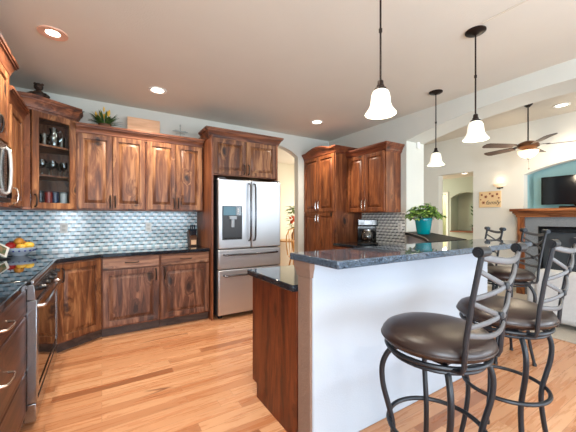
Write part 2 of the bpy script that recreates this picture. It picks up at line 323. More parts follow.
# hall beyond the opening
struct('wall_hall', wall(MB(), 'y', 8.6, 8.75, [(2.4, 4.05, 0, 0, 2.44), (4.05, 4.87, 0, 0, .9), (4.87, 5.0, 0, 0, 2.44), (5.0, 5.45, 2.0, 2.0, 2.44), (5.45, 6.1, 0, 0, 2.44)] + arch(4.05, 4.87, 1.88, 2.02, 2.44, 14)), HALL)
struct('wall_hall_end', MB().box(6.36, 8.75, 6.0, 6.1, 0, 2.44).box(6.36, 8.75, 2.4, 2.5, 0, 2.44).box(9.0, 9.1, 3.9, 4.95, 0, 2.44).box(9.9, 10, 4.9, 6.0, 0, 2.44).box(8.75, 9.0, 3.9, 4.0, 0, 2.44).box(8.75, 9.9, 4.88, 4.95, 0, 2.44).box(8.75, 9.95, 6.0, 6.1, 0, 2.44), HALL)
struct('trim_1', MB().box(8.58, 8.60, 4.94, 5.0, 0, 2.06).box(8.58, 8.60, 5.45, 5.51, 0, 2.06).box(8.58, 8.60, 5.0, 5.45, 2.0, 2.06), WHITE)
tag(obj('wall_shelf', MB().box(8.52, 8.95, 4.06, 4.86, .9, .935), WMAN, bevel=.004), 'brown wooden ledge in the arched recess of the hallway wall', 'shelf')
# dining room beyond the arch
struct('wall_dining', MB().box(1.0, 5.1, 6.8, 6.95, 0, 2.75), CREAM)
struct('wall_dining_side', MB().box(1.0, 1.1, 4.52, 6.8, 0, 2.75).box(5.0, 5.1, 4.52, 4.85, 0, 2.75).box(5.0, 5.1, 6.55, 6.8, 0, 2.75).box(5.0, 5.1, 4.85, 6.55, 0, .7).box(5.0, 5.1, 4.85, 6.55, 2.2, 2.75), CREAM)
struct('carpet', MB().box(4.14, 6.19, -3.25, 2.9, 0.001, .014), CARPET, bevel=.004)
struct('baseboard_far', MB().box(6.185, 6.199, 2.42, 3.06, .015, .11), WHITE); struct('baseboard_back', MB().box(2.955, 3.06, 4.385, 4.399, 0, .1), WHITE)
# peninsula half wall with its end cap trim
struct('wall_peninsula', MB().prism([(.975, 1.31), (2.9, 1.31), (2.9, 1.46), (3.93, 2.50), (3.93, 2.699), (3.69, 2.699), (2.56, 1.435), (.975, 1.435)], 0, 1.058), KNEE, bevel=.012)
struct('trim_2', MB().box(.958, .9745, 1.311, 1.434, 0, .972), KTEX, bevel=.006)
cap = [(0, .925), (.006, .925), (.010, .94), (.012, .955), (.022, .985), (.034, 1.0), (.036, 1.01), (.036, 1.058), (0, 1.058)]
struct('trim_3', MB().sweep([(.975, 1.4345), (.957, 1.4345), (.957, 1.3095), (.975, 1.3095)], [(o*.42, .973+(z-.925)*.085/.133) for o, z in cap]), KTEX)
struct('trim_4', MB().box(2.39, 2.40, -1.0, 1.12, 2.742, 2.749), LIVC)

# ------------------------------------------------------------------ cabinetry
FR = .060
def door_prof(t=.021):
    return [(0, 0), (0, -t+.003), (.003, -t), (FR-.008, -t), (FR-.004, -t+.003), (FR-.002, -t+.016), (FR+.008, -t+.016), (FR+.012, -t+.012), (FR+.036, -t+.003), (FR+.039, -t), (FR+.042, -t)]
def handle_v(L=.13, d=.03, r=.007):
    return MB().tube([(0, 0, 0), (0, -d*.8, .008), (0, -d, .03), (0, -d-.004, L/2), (0, -d, L-.03), (0, -d*.8, L-.008), (0, 0, L)], [r*1.3, r, r, r*1.05, r, r, r*1.3], 8)
def handle_h(L=.13, d=.03, r=.0055):
    return MB().tube([(-L/2, 0, 0), (-L/2+.008, -d*.8, 0), (-L/2+.03, -d, 0), (0, -d-.004, 0), (L/2-.03, -d, 0), (L/2-.008, -d*.8, 0), (L/2, 0, 0)], [r*1.3, r, r, r*1.05, r, r, r*1.3], 8)
def door(root, xc, z, w_, h, mat, hs=None, hm=PEW, hl=.13, yf=0, rot=0, org=(0, 0), name='door'):
    """hs: (dx from door centre, z of handle foot); vertical pull"""
    d = obj(name, MB().loops(w_, h, door_prof()), mat, root, (org[0]+xc*cos(rot)-yf*sin(rot)*0, org[1]+xc*sin(rot)+yf, z), (0, 0, rot))
    if hs: obj('handle', handle_v(hl), hm, d, (hs[0], -.021, hs[1]))
    return d
def drawer(root, xc, z, w_, h, mat, hm=PEW, flat=False, hl=.13):
    pr = [(0, 0), (0, -.017), (.004, -.021), (.02, -.021), (.024, -.019), (.03, -.019)] if flat else door_prof()
    d = obj('drawer', MB().loops(w_, h, pr), mat, root, (xc, 0, z)); obj('handle', handle_h(hl), hm, d, (0, -.019, h/2)); return d
def crown_prof(z0, h, out):
    k = h/.1
    return [(0, z0), (.010, z0), (.012, z0+.012*k), (.020, z0+.016*k), (.022, z0+.024*k), (out*.42, z0+.038*k), (out*.62, z0+.058*k), (out*.70, z0+.066*k), (out*.84, z0+.068*k), (out*.86, z0+.078*k), (out, z0+.081*k), (out, z0+h), (0, z0+h)]
def cabinet(name, label, loc, rz, w_, dep, h, mats, crown=0, sides=(0, 0), toe=False, out=.065):
    r = thing(name, label, 'cabinet', loc, rz)
    wb, wv, wh = mats
    m = MB().box(0, w_, .0, dep, .1 if toe else 0, h)
    obj('body', m, wb, r, bevel=.002)
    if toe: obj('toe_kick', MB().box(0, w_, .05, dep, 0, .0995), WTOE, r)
    if crown:
        p = [(0, 0), (w_, 0)]
        if sides[0]: p = [(0, dep)] + p
        if sides[1]: p = p + [(w_, dep)]
        # travel left->right with the outside on the right hand (-y)
        obj('crown_moulding', MB().sweep(p, crown_prof(h-.03, crown+.03, out)).box(.002, w_-.002, .002, dep, h, h+crown-.012), wh, r)
    return r
BM = (WB, WV, WH)
# back run uppers
for x0, lab in ((-.245, 'double-door upper cabinet on the back wall beside the glass corner cabinet'), (.462, 'double-door upper cabinet on the back wall beside the refrigerator panel')):
    r = cabinet('upper_cabinet', lab, (x0, 4.07, 1.39), 0, .703, .322, .88, BM, 0)
    r['group'] = 'upper cabinets on the back wall'
    for i in (0, 1): door(r, .011+.17+i*.341, .016, .336, .845, WV if x0 < 0 else WD if 0 else WV, ((.145, .02) if i == 0 else (-.145, .02)))
tag(obj('crown_moulding', MB().sweep([(-.244, 4.07), (1.164, 4.07)], crown_prof(2.24, .115, .065)).box(-.244, 1.164, 4.072, 4.39, 2.271, 2.343), WH), 'long wooden crown moulding along the top of the back upper cabinets', 'moulding')
# back run base units
for x0, w_, lab, hx in ((-.004, .584, 'base cabinet with wide drawer under the back counter, next to the angled corner', 1), (.584, .588, 'base cabinet with wide drawer under the back counter, next to the refrigerator', -1)):
    r = cabinet('base_cabinet', lab, (x0, 3.795, 0), 0, w_, .594, .873, (WB, WD, WDH), 0, toe=True)
    r['group'] = 'base cabinets of the back run'
    drawer(r, w_/2, .742, w_-.02, .125, WDH, flat=True); door(r, w_/2, .118, w_-.02, .612, WD, (hx*(w_/2-.045), .46))
# angled corner base
a = math.atan2(.25, .379)
r = thing('corner_base_cabinet', 'angled corner base cabinet with one knotty door between range and back run', 'cabinet', (-.385, 3.545, 0))
obj('body', MB().prism([(0, 0), (.379, .25), (.379, .844), (-.585, .844), (-.585, 0)], .1, .873), WB, r)
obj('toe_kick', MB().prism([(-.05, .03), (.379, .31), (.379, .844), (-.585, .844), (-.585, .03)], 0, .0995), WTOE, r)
Lf = sqrt(.379**2+.25**2)
door(r, Lf/2, .118, Lf-.03, .74, WV, (-.165, .57), rot=a)
# narrow pull-out beside range
r = cabinet('narrow_base_cabinet', 'narrow wooden filler base between the range and the angled corner cabinet', (-.385, 3.42, 0), R(90), .122, .59, .873, (WB, WV, WH), 0, toe=True)
obj('front_panel', MB().box(.004, .118, -.02, -.001, .118, .858), WV, r, bevel=.003)
# left drawers
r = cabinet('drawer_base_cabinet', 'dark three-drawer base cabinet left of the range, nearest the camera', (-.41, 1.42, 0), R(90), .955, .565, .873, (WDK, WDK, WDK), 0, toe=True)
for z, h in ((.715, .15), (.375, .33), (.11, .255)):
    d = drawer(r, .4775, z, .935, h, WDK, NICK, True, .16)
# counters
tag(obj('countertop', MB().prism([(-.36, 3.418), (-.36, 3.46), (-.352, 3.505), (-.33, 3.54), (-.03, 3.755), (.02, 3.768), (1.171, 3.768), (1.171, 4.389), (-.972, 4.389), (-.972, 3.418)], .874, .914), GRAN, bevel=.006), 'black granite countertop along the back wall, right of the range', 'countertop')
tag(obj('countertop', MB().box(-.972, -.383, 1.40, 2.379, .874, .914), GRAN, bevel=.006), 'black granite countertop over the drawers left of the range', 'countertop')
# range
r = thing('range', 'stainless slide-in range with black glass cooktop and oven door', 'oven', (-.375, 2.385, 0), R(90))
W_ = 1.03
obj('body', MB().box(0, W_, .03, .59, .03, .895), STV, r, bevel=.003)
obj('side_trim', MB().box(0, .03, -.035, .029, .16, .793), STV, r, bevel=.004); obj('side_trim', MB().box(W_-.03, W_, -.035, .029, .16, .793), STV, r, bevel=.004)
obj('cooktop', MB().box(0, W_, .0, .592, .896, .918), COOKT, r, bevel=.003)
obj('cooktop_rim', MB().box(0, W_, -.022, -.001, .89, .917), STV, r, bevel=.006)
MX = Matrix(((0, 0, 1, 0), (1, 0, 0, 0), (0, 1, 0, 0), (0, 0, 0, 1)))
obj('control_panel', MB().prism([(-.030, .795), (.029, .795), (.029, .889), (-.020, .889)], 0, W_, MX), STV, r, bevel=.003)
for i in range(5):
    k = obj('knob', MB().lathe([(.021, 0), (.021, .012), (.017, .016), (.015, .036), (.012, .038)], 16), BLK, r, (.15+i*.182, -.028, .845), (R(90), 0, 0))
d = obj('oven_door', MB().box(.032, W_-.032, -.03, .028, .20, .79), OVENG, r, bevel=.004)
obj('door_frame', MB().loops(W_-.066, .585, [(0, -.032), (0, -.036), (.03, -.036), (.03, -.032)], True), STV, d, (W_/2, 0, .202))
obj('door_handle', MB().tube([(.06, -.03, .745), (.06, -.056, .745), (.08, -.066, .745), (W_-.08, -.066, .745), (W_-.06, -.056, .745), (W_-.06, -.03, .745)], .012, 10), CHR, d)
obj('warming_drawer', MB().box(.002, W_-.002, -.03, .028, .045, .155), STV, r, bevel=.004)
# microwave and its cabinet
r = cabinet('upper_cabinet', 'upper cabinet above the microwave at the left edge', (-.64, 2.42, 1.862), R(90), .76, .335, .58, BM, .10, (0, 1))
for i in (0, 1): door(r, .195+i*.37, .014, .36, .55, WV, (.15 if i == 0 else -.15, .02))
r = thing('microwave', 'stainless over-the-range microwave with curved light handle at the left edge', 'microwave', (-.625, 2.425, 1.42), R(90))
obj('body', MB().box(0, .75, .02, .345, 0, .435), STV, r, bevel=.004); d = obj('door', MB().box(.002, .60, -.02, .018, .03, .43), ST, r, bevel=.008)
obj('window', MB().box(.06, .50, -.0225, -.0205, .09, .37), BLK, d); obj('handle', MB().tube([(.565, -.02, .06), (.565, -.04, .075), (.565, -.047, .14), (.565, -.05, .23), (.565, -.047, .32), (.565, -.04, .385), (.565, -.02, .40)], .011, 10), plain('light_handle', (222, 220, 214), .3, .5), d)
obj('control_panel', MB().box(.604, .748, -.02, .018, .03, .43), BLK, r, bevel=.004); obj('vent', MB().box(.002, .748, -.012, .018, .002, .027), BLKM, r)
r = cabinet('upper_cabinet', 'narrow upper cabinet between the microwave and the glass corner cabinet', (-.665, 3.185, 1.39), R(90), .652, .31, .88, BM, .085)
door(r, .395, .016, .46, .85, WV, (-.17, .02), NICK)
# corner glass cabinet
r = thing('corner_glass_cabinet', 'tall angled corner cabinet with a glass door showing glassware', 'cabinet', (-.60, 3.84, 1.385))
a2 = math.atan2(.23, .35); L2 = sqrt(.35**2+.23**2); PL = [(0, 0), (.35, .23), (.35, .55), (-.37, .55), (-.37, 0)]
PLi = [(.015, .018), (.345, .235), (.345, .545), (-.365, .545), (-.365, .018)]
obj('body', MB().prism(PL, 0, .022).prism(PL, .985, 1.02).box(-.37, 0, 0, .016, .022, .985).box(.334, .35, .23, .55, .022, .985).box(-.36, .334, .534, .55, .022, .985).box(-.37, -.36, .016, .55, .022, .985), WB, r)
for z in (.345, .655): obj('shelf', MB().prism([(.02, .035), (.33, .24), (.33, .53), (-.355, .53), (-.355, .035)], z, z+.018), WR, r)
obj('crown_moulding', MB().sweep([(-.20, 0), (0, 0), (.35, .23), (.35, .40)], crown_prof(.985, .14, .065)).prism(PL, 1.021, 1.10), WH, r)
d = obj('door', MB().loops(L2-.012, .975, [(0, -.002), (0, -.02), (.003, -.023), (.056, -.023), (.062, -.016), (.062, -.002)], True), WV, r, (.175, .115, .01), (0, 0, a2))
obj('pane', MB().box(-(L2-.012)/2+.058, (L2-.012)/2-.058, -.012, -.008, .058, .917), CABGL, d); obj('handle', handle_v(.12), PEW, d, (-.178, -.023, .02))
# refrigerator surround
r = cabinet('refrigerator_cabinet', 'cabinet above the refrigerator with tall side panels and stepped crown', (1.176, 3.78, 0), 0, .99, .60, 2.36, (WB, WV, WH))
for c in [c for c in r.children]: bpy.data.objects.remove(c)
obj('body', MB().box(.026, .964, 0, .608, 1.86, 2.36), WB, r, bevel=.002)
obj('side_panel', MB().box(0, .025, -.06, .608, 0, 2.36), WB, r, bevel=.002); obj('side_panel', MB().box(.965, .99, -.02, .608, 0, 2.36), WB, r, bevel=.002)
for i in (0, 1): door(r, .03+.233+i*.466, 1.872, .458, .465, WV, (.2 if i == 0 else -.2, .02))
obj('crown_moulding', MB().sweep([(0, .29), (0, -.0), (.99, 0), (.99, .60)], crown_prof(2.335, .12, .07)).box(.002, .988, .002, .6, 2.361, 2.44), WH, r)
# refrigerator
r = thing('refrigerator', 'stainless french-door refrigerator with water dispenser', 'refrigerator', (1.245, 3.66, 0)); W_ = .91
obj('body', MB().box(.004, W_-.004, .07, .70, .03, 1.795), DGREY, r, bevel=.004)
STF = steel('fridge_steel', (206, 209, 214), .42, (60, 1, 1))
dl = obj('door', MB().box(0, W_/2-.003, 0, .064, .905, 1.80), STF, r, bevel=.012); dr = obj('door', MB().box(W_/2+.003, W_, 0, .064, .905, 1.80), STF, r, bevel=.012)
d1 = obj('drawer', MB().box(0, W_, 0, .064, .645, .895), STF, r, bevel=.012); d2 = obj('drawer', MB().box(0, W_, 0, .064, .06, .635), STF, r, bevel=.012)
for q, x in ((dl, W_/2-.035), (dr, W_/2+.035)):
    obj('handle', MB().tube([(x, 0, 1.0), (x, -.04, 1.01), (x, -.058, 1.06), (x, -.066, 1.36), (x, -.058, 1.70), (x, -.04, 1.745), (x, 0, 1.755)], .0125, 10), HDL, q)
for q, z in ((d1, .83), (d2, .565)):
    obj('handle', MB().tube([(.07, 0, z), (.075, -.04, z), (.10, -.055, z), (W_/2, -.066, z), (W_-.10, -.055, z), (W_-.075, -.04, z), (W_-.07, 0, z)], .0125, 10), HDL, q)
dp = obj('dispenser', MB().loops(.27, .435, [(0, -.001), (0, -.006), (.01, -.006), (.014, -.002)], True).box(-.125, .125, -.004, -.001, .01, .43), DGREY, dl, (.185, 0, 1.02))
obj('display', MB().box(-.12, .045, -.0085, -.0045, .315, .425), emit('display_glow', (90, 150, 170), .25, (60, 84, 96)), dp); obj('button_pad', MB().box(.05, .122, -.0085, -.0045, .315, .425), BLK, dp)
obj('button_pad', MB().box(.07, .09, -.010, -.0088, .39, .40).box(.07, .09, -.010, -.0088, .365, .375).box(.07, .09, -.010, -.0088, .34, .35), WHITE, dp)
obj('nozzle', MB().box(-.05, .05, -.035, -.0045, .262, .305).box(-.022, .022, -.025, -.006, .16, .262), plain('dispenser_grey', (150, 154, 158), .35, .4), dp, bevel=.004); obj('drip_tray', MB().box(-.11, .11, -.03, -.0045, .012, .03), BLKM, dp)
obj('hinge_cover', MB().box(.01, .10, .01, .09, 1.801, 1.822), DGREY, r, bevel=.004); obj('hinge_cover', MB().box(W_-.10, W_-.01, .01, .09, 1.801, 1.822), DGREY, r, bevel=.004)
for x in (.06, W_-.06): obj('foot', MB().lathe([(.03, 0), (.03, .02), (.02, .03)], 14), BLKM, r, (x, .12, 0))
# backsplash panels
tag(obj('tile_backsplash', MB().box(-.972, 1.172, 4.391, 4.399, .915, 1.388), SPLASH), 'blue and white mosaic tile backsplash on the back wall', 'backsplash')
tag(obj('tile_backsplash', MB().box(-.979, -.973, 1.42, 4.39, .92, 1.388), SPLASHL), 'blue mosaic tile backsplash on the left wall behind the range', 'backsplash')
tag(obj('tile_backsplash', MB().box(3.642, 3.649, 2.73, 3.545, .915, 1.379), SPLASHR), 'grey and white mosaic tile backsplash behind the coffee maker', 'backsplash')
def outlet(lab, loc, rz):
    r = thing('wall_outlet', lab, 'outlet', loc, rz); obj('cover_plate', MB().box(-.036, .036, -.007, 0, -.058, .058), WHITE, r, bevel=.003)
    for z in (-.022, .022): obj('socket', MB().box(-.016, .016, -.009, -.0072, z-.014, z+.014), plain('socket_cream', (205, 202, 192), .4), r, bevel=.002)
    return r
outlet('white outlet on the blue tile below the glass corner cabinet', (-.38, 4.39, 1.18), 0); outlet('white outlet on the blue tile above the wide-drawer base cabinets', (.53, 4.39, 1.18), 0)
outlet('white outlet on the grey tile right of the coffee maker', (3.641, 2.80, 1.17), R(-90))
# pantry (front faces -x)
r = thing('pantry_cabinet', 'tall pantry cabinet with four doors and an arched crown beside the doorway', 'cabinet', (3.08, 4.386, 0), R(-90)); W_ = .836
obj('body', MB().box(0, W_, 0, .565, .1, 2.34), WR, r, bevel=.002); obj('toe_kick', MB().box(0, W_, .05, .565, 0, .099), WTOE, r)
for i in (0, 1):
    door(r, .013+.2025+i*.405, 1.40, .398, .915, WR, (.165 if i == 0 else -.165, .03), NICK, .15); door(r, .013+.2025+i*.405, .118, .398, 1.268, WR, (.165 if i == 0 else -.165, 1.09), NICK, .15)
cm = MB(); n = 16; P0 = crown_prof(2.31, .11, .065)
def crown_arch(mb, w_, prof, rise, dep):
    pts = [(w_*i/n, 0) for i in range(n+1)]; m = len(prof); vs = []; fs = []
    rows = [(-.0, dep)] + pts + [(w_, dep)]
    for q, (x, y) in enumerate(rows):
        for o_, z in prof:
            t = x/w_; dz = rise*max(0, sin(pi*(t-.12)/.76)) if (.12 < t < .88 and y == 0) else 0
            ox = 0 if q <= 1 else (o_ if q >= len(rows)-2 else 0); oy = 0 if y > 0 else -o_
            vs.append((x+ox, y+oy, z+(dz if z > prof[0][1]+.02 else 0)))
    for i in range(len(rows)-1):
        for j in range(m): k = (j+1) % m; fs.append((i*m+j, i*m+k, (i+1)*m+k, (i+1)*m+j))
    fs += [list(range(m))[::-1], [(len(rows)-1)*m+j for j in range(m)]]
    return mb.add(vs, fs)
obj('crown_moulding', crown_arch(cm, W_, P0, .06, .555).box(.002, W_-.002, .002, .55, 2.341, 2.405), WRH, r)
# right uppers
r = cabinet('upper_cabinet', 'double-door upper cabinet above the coffee maker', (3.33, 3.548, 1.38), R(-90), .758, .315, .875, (WR, WR, WRH), .09, (0, 1))
for i in (0, 1): door(r, .012+.183+i*.368, .014, .362, .845, WR, (.15 if i == 0 else -.15, .02), NICK, .15)
# right base run
r = cabinet('base_cabinet', 'base cabinet with doors under the coffee maker counter', (3.05, 3.548, 0), R(-90), .838, .592, .873, (WR, WR, WRH), 0, toe=True)
for i in (0, 1): drawer(r, .21+i*.418, .742, .41, .125, WRH, NICK, True); door(r, .21+i*.418, .118, .41, .612, WR, (.165 if i == 0 else -.165, .46), NICK)
tag(obj('countertop', MB().box(3.025, 3.641, 2.702, 3.548, .874, .914), GRAN, bevel=.006), 'black granite countertop under the coffee maker', 'countertop')
# peninsula
r = thing('peninsula_cabinet', 'red-brown wood end panel and cabinet of the peninsula behind the half wall', 'cabinet', (.955, 1.44, 0))
obj('body', MB().box(.02, 1.35, .002, .594, .1, .873), WR, r); obj('end_panel', MB().add([], []).prism([(0, 0), (.594, 0), (.594, .873), (0, .873)], 0, .02, Matrix(((0, 0, 1, 0), (1, 0, 0, 0), (0, 1, 0, 0), (0, 0, 0, 1)))), WR, r)
bpy.data.objects.remove(r.children[-1])
obj('end_panel', MB().prism([(0, 0), (.525, 0), (.525, .1), (.594, .1), (.594, .873), (0, .873)], 0, .0195, Matrix(((0, 0, 1, 0), (1, 0, 0, 0), (0, 1, 0, 0), (0, 0, 0, 1)))), wood('alder_end_panel', (66, 25, 11), (98, 42, 18), (124, 58, 26)), r, bevel=.001)
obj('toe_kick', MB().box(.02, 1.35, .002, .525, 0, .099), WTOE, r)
for i in range(3): door(r, 0, 0, .42, .74, WR, None)
for i, c in enumerate([c for c in r.children if c.name.startswith('door')]): c.location = (.25+i*.43, .594, .118); c.rotation_euler = (0, 0, pi)
tag(obj('countertop', MB().box(.925, 2.32, 1.437, 2.068, .874, .914), GRAN, bevel=.006), 'low black granite countertop of the peninsula behind the half wall', 'countertop')
bar = [(.925, 1.05), (3.08, 1.05), (3.11, 1.08), (3.11, 1.44), (3.08, 1.47), (.925, 1.47)]
tag(obj('bar_countertop', MB().prism(bar, 1.06, 1.10), GRANB, bevel=.007, seg=3), 'raised blue-black granite bar top over the half wall', 'countertop')
inn = [(2.24, 1.472), (2.46, 1.58), (2.72, 1.78), (3.0, 2.03), (3.3, 2.33), (3.5, 2.54), (3.60, 2.69)]
led = inn + [(3.97, 2.69), (3.95, 2.60), (2.86, 1.472)]
r = thing('ledge_countertop', 'dark curved granite ledge carrying the teal pot, between bar and column', 'countertop', (0, 0, 0))
obj('slab', MB().prism(led, 1.06, 1.105), GLED, r, bevel=.004)
obj('edge_glint', MB().tube([(x-.010, y+.012, 1.103) for x, y in inn[1:]], .0035, 8), plain('edge_shine', (200, 190, 178), .25, .3), r)  # pale tubes stand in for highlights along the polished ledge edge
obj('edge_glint', MB().tube([(x-.010, y+.012, 1.066) for x, y in inn[1:]], .003, 8), plain('edge_shine_low', (170, 160, 150), .25, .3), r)

# ------------------------------------------------------------------ stools
def arc3(a, b, bow, n=9):
    a = Vector(a); b = Vector(b); bow = Vector(bow)
    return [a.lerp(b, i/(n-1)) + bow*sin(pi*i/(n-1)) for i in range(n)]
ROT = R(-90)
def make_stool(label):
    r = thing('bar_stool', label, 'bar stool', (0, 0, 0), 0, 'swivel bar stools')
    prof = [(.001, .745), (.19, .745), (.214, .749), (.226, .760), (.230, .773), (.225, .79), (.211, .808), (.18, .823), (.12, .834), (.06, .838), (.001, .839)]
    s = obj('seat', MB().lathe(prof, 48), LEATH, r)
    obj('piping', MB().tube([(.2295*cos(2*pi*i/48), .2295*sin(2*pi*i/48), .771) for i in range(48)], .004, 6, True), LEATH, s)
    obj('seat_ring', MB().tube([(.208*cos(2*pi*i/40), .208*sin(2*pi*i/40), .727) for i in range(40)], .010, 8, True, ).tube([(.19*cos(2*pi*i/40), .19*sin(2*pi*i/40), .702) for i in range(40)], .008, 8, True), IRON, r)
    obj('swivel_plate', MB().box(-.11, .11, -.11, .11, .708, .744), IRON, r, bevel=.003)
    for k in range(4):
        a = R(45+90*k); q = [(.150, .712), (.185, .70), (.214, .66), (.229, .605), (.224, .53), (.206, .458), (.188, .39), (.180, .33), (.184, .25), (.198, .15), (.216, .06), (.226, .0)]
        pts = [(c*cos(a), c*sin(a), z) for c, z in q]
        # smooth
        sm = []
        for i in range(len(pts)-1):
            p0 = Vector(pts[max(0, i-1)]); p1 = Vector(pts[i]); p2 = Vector(pts[i+1]); p3 = Vector(pts[min(len(pts)-1, i+2)])
            for t in (0, .33, .66): sm.append(.5*((2*p1)+(p2-p0)*t+(2*p0-5*p1+4*p2-p3)*t*t+(3*p1-p0-3*p2+p3)*t**3))
        sm.append(Vector(pts[-1])); L = obj('leg', MB().tube(sm, .0125, 10), IRON, r)
        obj('foot_cap', MB().lathe([(.016, 0.0), (.016, .02), (.0126, .026)], 12, Matrix.Translation((.2255*cos(a), .2255*sin(a), 0))), BLKM, L)
    obj('footrest_ring', MB().tube([(.199*cos(2*pi*i/44), .199*sin(2*pi*i/44), .375) for i in range(44)], .0105, 8, True), IRON, r)
    for s_ in (-1, 1):
        p = [(s_*.138, -.152, .722), (s_*.139, -.190, .728), (s_*.140, -.198, .75), (s_*.141, -.206, .85), (s_*.143, -.228, 1.0), (s_*.146, -.262, 1.175)]
        b = obj('back_post', MB().tube(p, .011, 10, flat=(1.15, .85)), IRON, r)
        obj('scroll', MB().cyl((s_*.146-.028, -.262, 1.182), (s_*.146+.028, -.262, 1.182), .019, 18).cyl((s_*.146-.031, -.262, 1.182), (s_*.146+.031, -.262, 1.182), .012, 12), IRON, b)
    def xz(z): return .140+(z-.74)*.014
    def yy(z): return -.198-.064*((z-.74)/.435)**1.35
    def E(s_, z): return (s_*xz(z), yy(z), z)
    obj('top_rail', MB().tube(arc3(E(-1, 1.165), E(1, 1.165), (0, -.03, -.022)), .012, 8, flat=(.6, 1.1)), IRONG, r)
    for z0, z1 in ((1.115, 1.01), (.995, .90)):
        obj('back_strap', MB().tube(arc3(E(-1, z0), E(1, z1), (0, -.03, -.012)), .009, 8, flat=(.6, 1.1)), IRONG, r)
        obj('back_strap', MB().tube(arc3(E(-1, z1), E(1, z0), (0, -.036, -.012)), .009, 8, flat=(.6, 1.1)), IRONG, r)
        zc = (z0+z1)/2-.012; obj('clasp', MB().box(-.012, .012, yy(zc)-.046, yy(zc)-.018, zc-.014, zc+.014), IRON, r, bevel=.003)
    obj('lower_rail', MB().tube(arc3(E(-1, .872), E(1, .872), (0, -.028, -.016)), .010, 8, flat=(.6, 1.1)), IRONG, r)
    return r
st = make_stool('brown leather iron bar stool nearest the camera at the bar'); st.location = (1.268, .788, 0)
place(st, (1.915, .785, 0), 0, 'second brown leather bar stool along the bar, partly behind the nearest one')
place(st, (3.20, 1.31, 0), R(52), 'bar stool at the end of the bar, its back before the fireplace')
place(st, (3.48, 1.76, 0), R(52), 'farthest bar stool, only its iron back top showing above the bar')

# ------------------------------------------------------------------ lamps
def pendant(loc, lab):
    r = thing('pendant_lamp', lab, 'pendant lamp', loc, 0, 'pendants over the bar')
    obj('canopy', MB().lathe([(.072, 0), (.072, -.008), (.06, -.016), (.03, -.022), (.012, -.03), (.006, -.034)], 28), BRONZE, r)
    obj('rod', MB().cyl((0, 0, -.03), (0, 0, -.66), .0058, 10).lathe([(.0059, -.34), (.010, -.342), (.010, -.362), (.0059, -.364)], 12), BRONZE, r)
    obj('socket_cap', MB().lathe([(.006, -.64), (.016, -.648), (.018, -.67), (.022, -.675), (.022, -.685), (.034, -.692), (.036, -.702)], 20), BRONZE, r)
    sh = obj('shade', MB().lathe([(.030, -.700), (.043, -.708), (.051, -.725), (.055, -.75), (.058, -.78), (.064, -.80), (.078, -.822), (.090, -.838), (.089, -.842), (.076, -.827), (.061, -.804), (.055, -.78), (.052, -.75), (.048, -.727), (.04, -.71), (.028, -.703)], 36, cap=False), SHADE, r)
    l = bpy.data.lights.new('pendant_bulb', 'POINT'); l.energy = 3.0; l.color = (1, .88, .7); l.shadow_soft_size = .03
    o = bpy.data.objects.new('pendant_bulb', l); C.objects.link(o); o.parent = r; o.location = (0, 0, -.80); return r
pendant((1.385, 1.20, 2.749), 'bell-shaped white glass pendant nearest the camera, left of the three'); pendant((2.46, 1.20, 2.749), 'bell-shaped white glass pendant, middle in distance, above the right of the bar')
pendant((3.26, 2.02, 2.749), 'bell-shaped white glass pendant farthest away, above the teal plant pot')
def can(loc, lab, en, col=(1, .88, .72), spot=True, k=1.0, lens=LAMPW, q=1.0, ringm=None):
    r = thing('recessed_light', lab, 'ceiling light', loc, 0, 'recessed ceiling lights')
    obj('trim_ring', MB().lathe([(.066*k*q, -.001), (.098*k, -.001), (.097*k, -.009), (.085*k, -.011), (.068*k*q, -.004)], 32, cap=False), ringm or WHITE, r)
    obj('lens', MB().lathe([(.066*k*q, -.0035), (.001, -.0045)], 28, cap=False).lathe([(.066*k*q, -.001), (.001, -.001)], 28, cap=False), lens, r)
    l = bpy.data.lights.new('recessed_bulb', 'SPOT'); l.energy = en; l.color = col; l.spot_size = R(140); l.spot_blend = .8; l.shadow_soft_size = .06
    o = bpy.data.objects.new('recessed_bulb', l); C.objects.link(o); o.parent = r; o.location = (0, 0, -.03); return r
can((-.325, 2.96, 2.749), 'recessed ceiling light with pink trim above the range', 75, q=.72, ringm=plain('pink_trim', (232, 186, 160), .4))
can((.537, 3.66, 2.749), 'small round recessed ceiling light above the back counter', 70)
can((2.756, 3.60, 2.749), 'recessed ceiling light near the arched doorway and pantry', 70)
can((5.70, 1.595, 2.949), 'recessed ceiling light in the living room beside the fan', 25)
can((7.85, 4.1, 2.439), 'recessed ceiling light in the hallway opening', 14)
# ceiling fan
r = thing('ceiling_fan', 'dark-bladed ceiling fan with glowing bowl light in the living room', 'ceiling fan', (5.2, 1.825, 2.27))
obj('downrod', MB().cyl((0, 0, .12), (0, 0, .66), .009, 12), BRONZE, r); obj('canopy', MB().lathe([(.02, .62), (.05, .65), (.07, .699)], 20), BRONZE, r)
obj('motor_housing', MB().lathe([(.02, .14), (.06, .13), (.115, .105), (.13, .08), (.13, .05), (.10, .03), (.07, .015), (.07, -.005)], 30), plain('antique_bronze', (120, 84, 62), .3, .8), r)
obj('light_bowl', MB().lathe([(.001, -.105), (.05, -.098), (.095, -.07), (.12, -.035), (.125, -.006), (.07, -.005)], 30), LAMPF, r)
obj('finial', MB().lathe([(.001, -.135), (.008, -.125), (.012, -.112), (.005, -.104)], 10), BRONZE, r)
obj('pull_chain', MB().cyl((.02, 0, -.11), (.02, 0, -.25), .0025, 6).sphere((.02, 0, -.26), .010, 8), BRONZE, r)
BLADE = plain('fan_blade_wood', (70, 52, 44), .4)
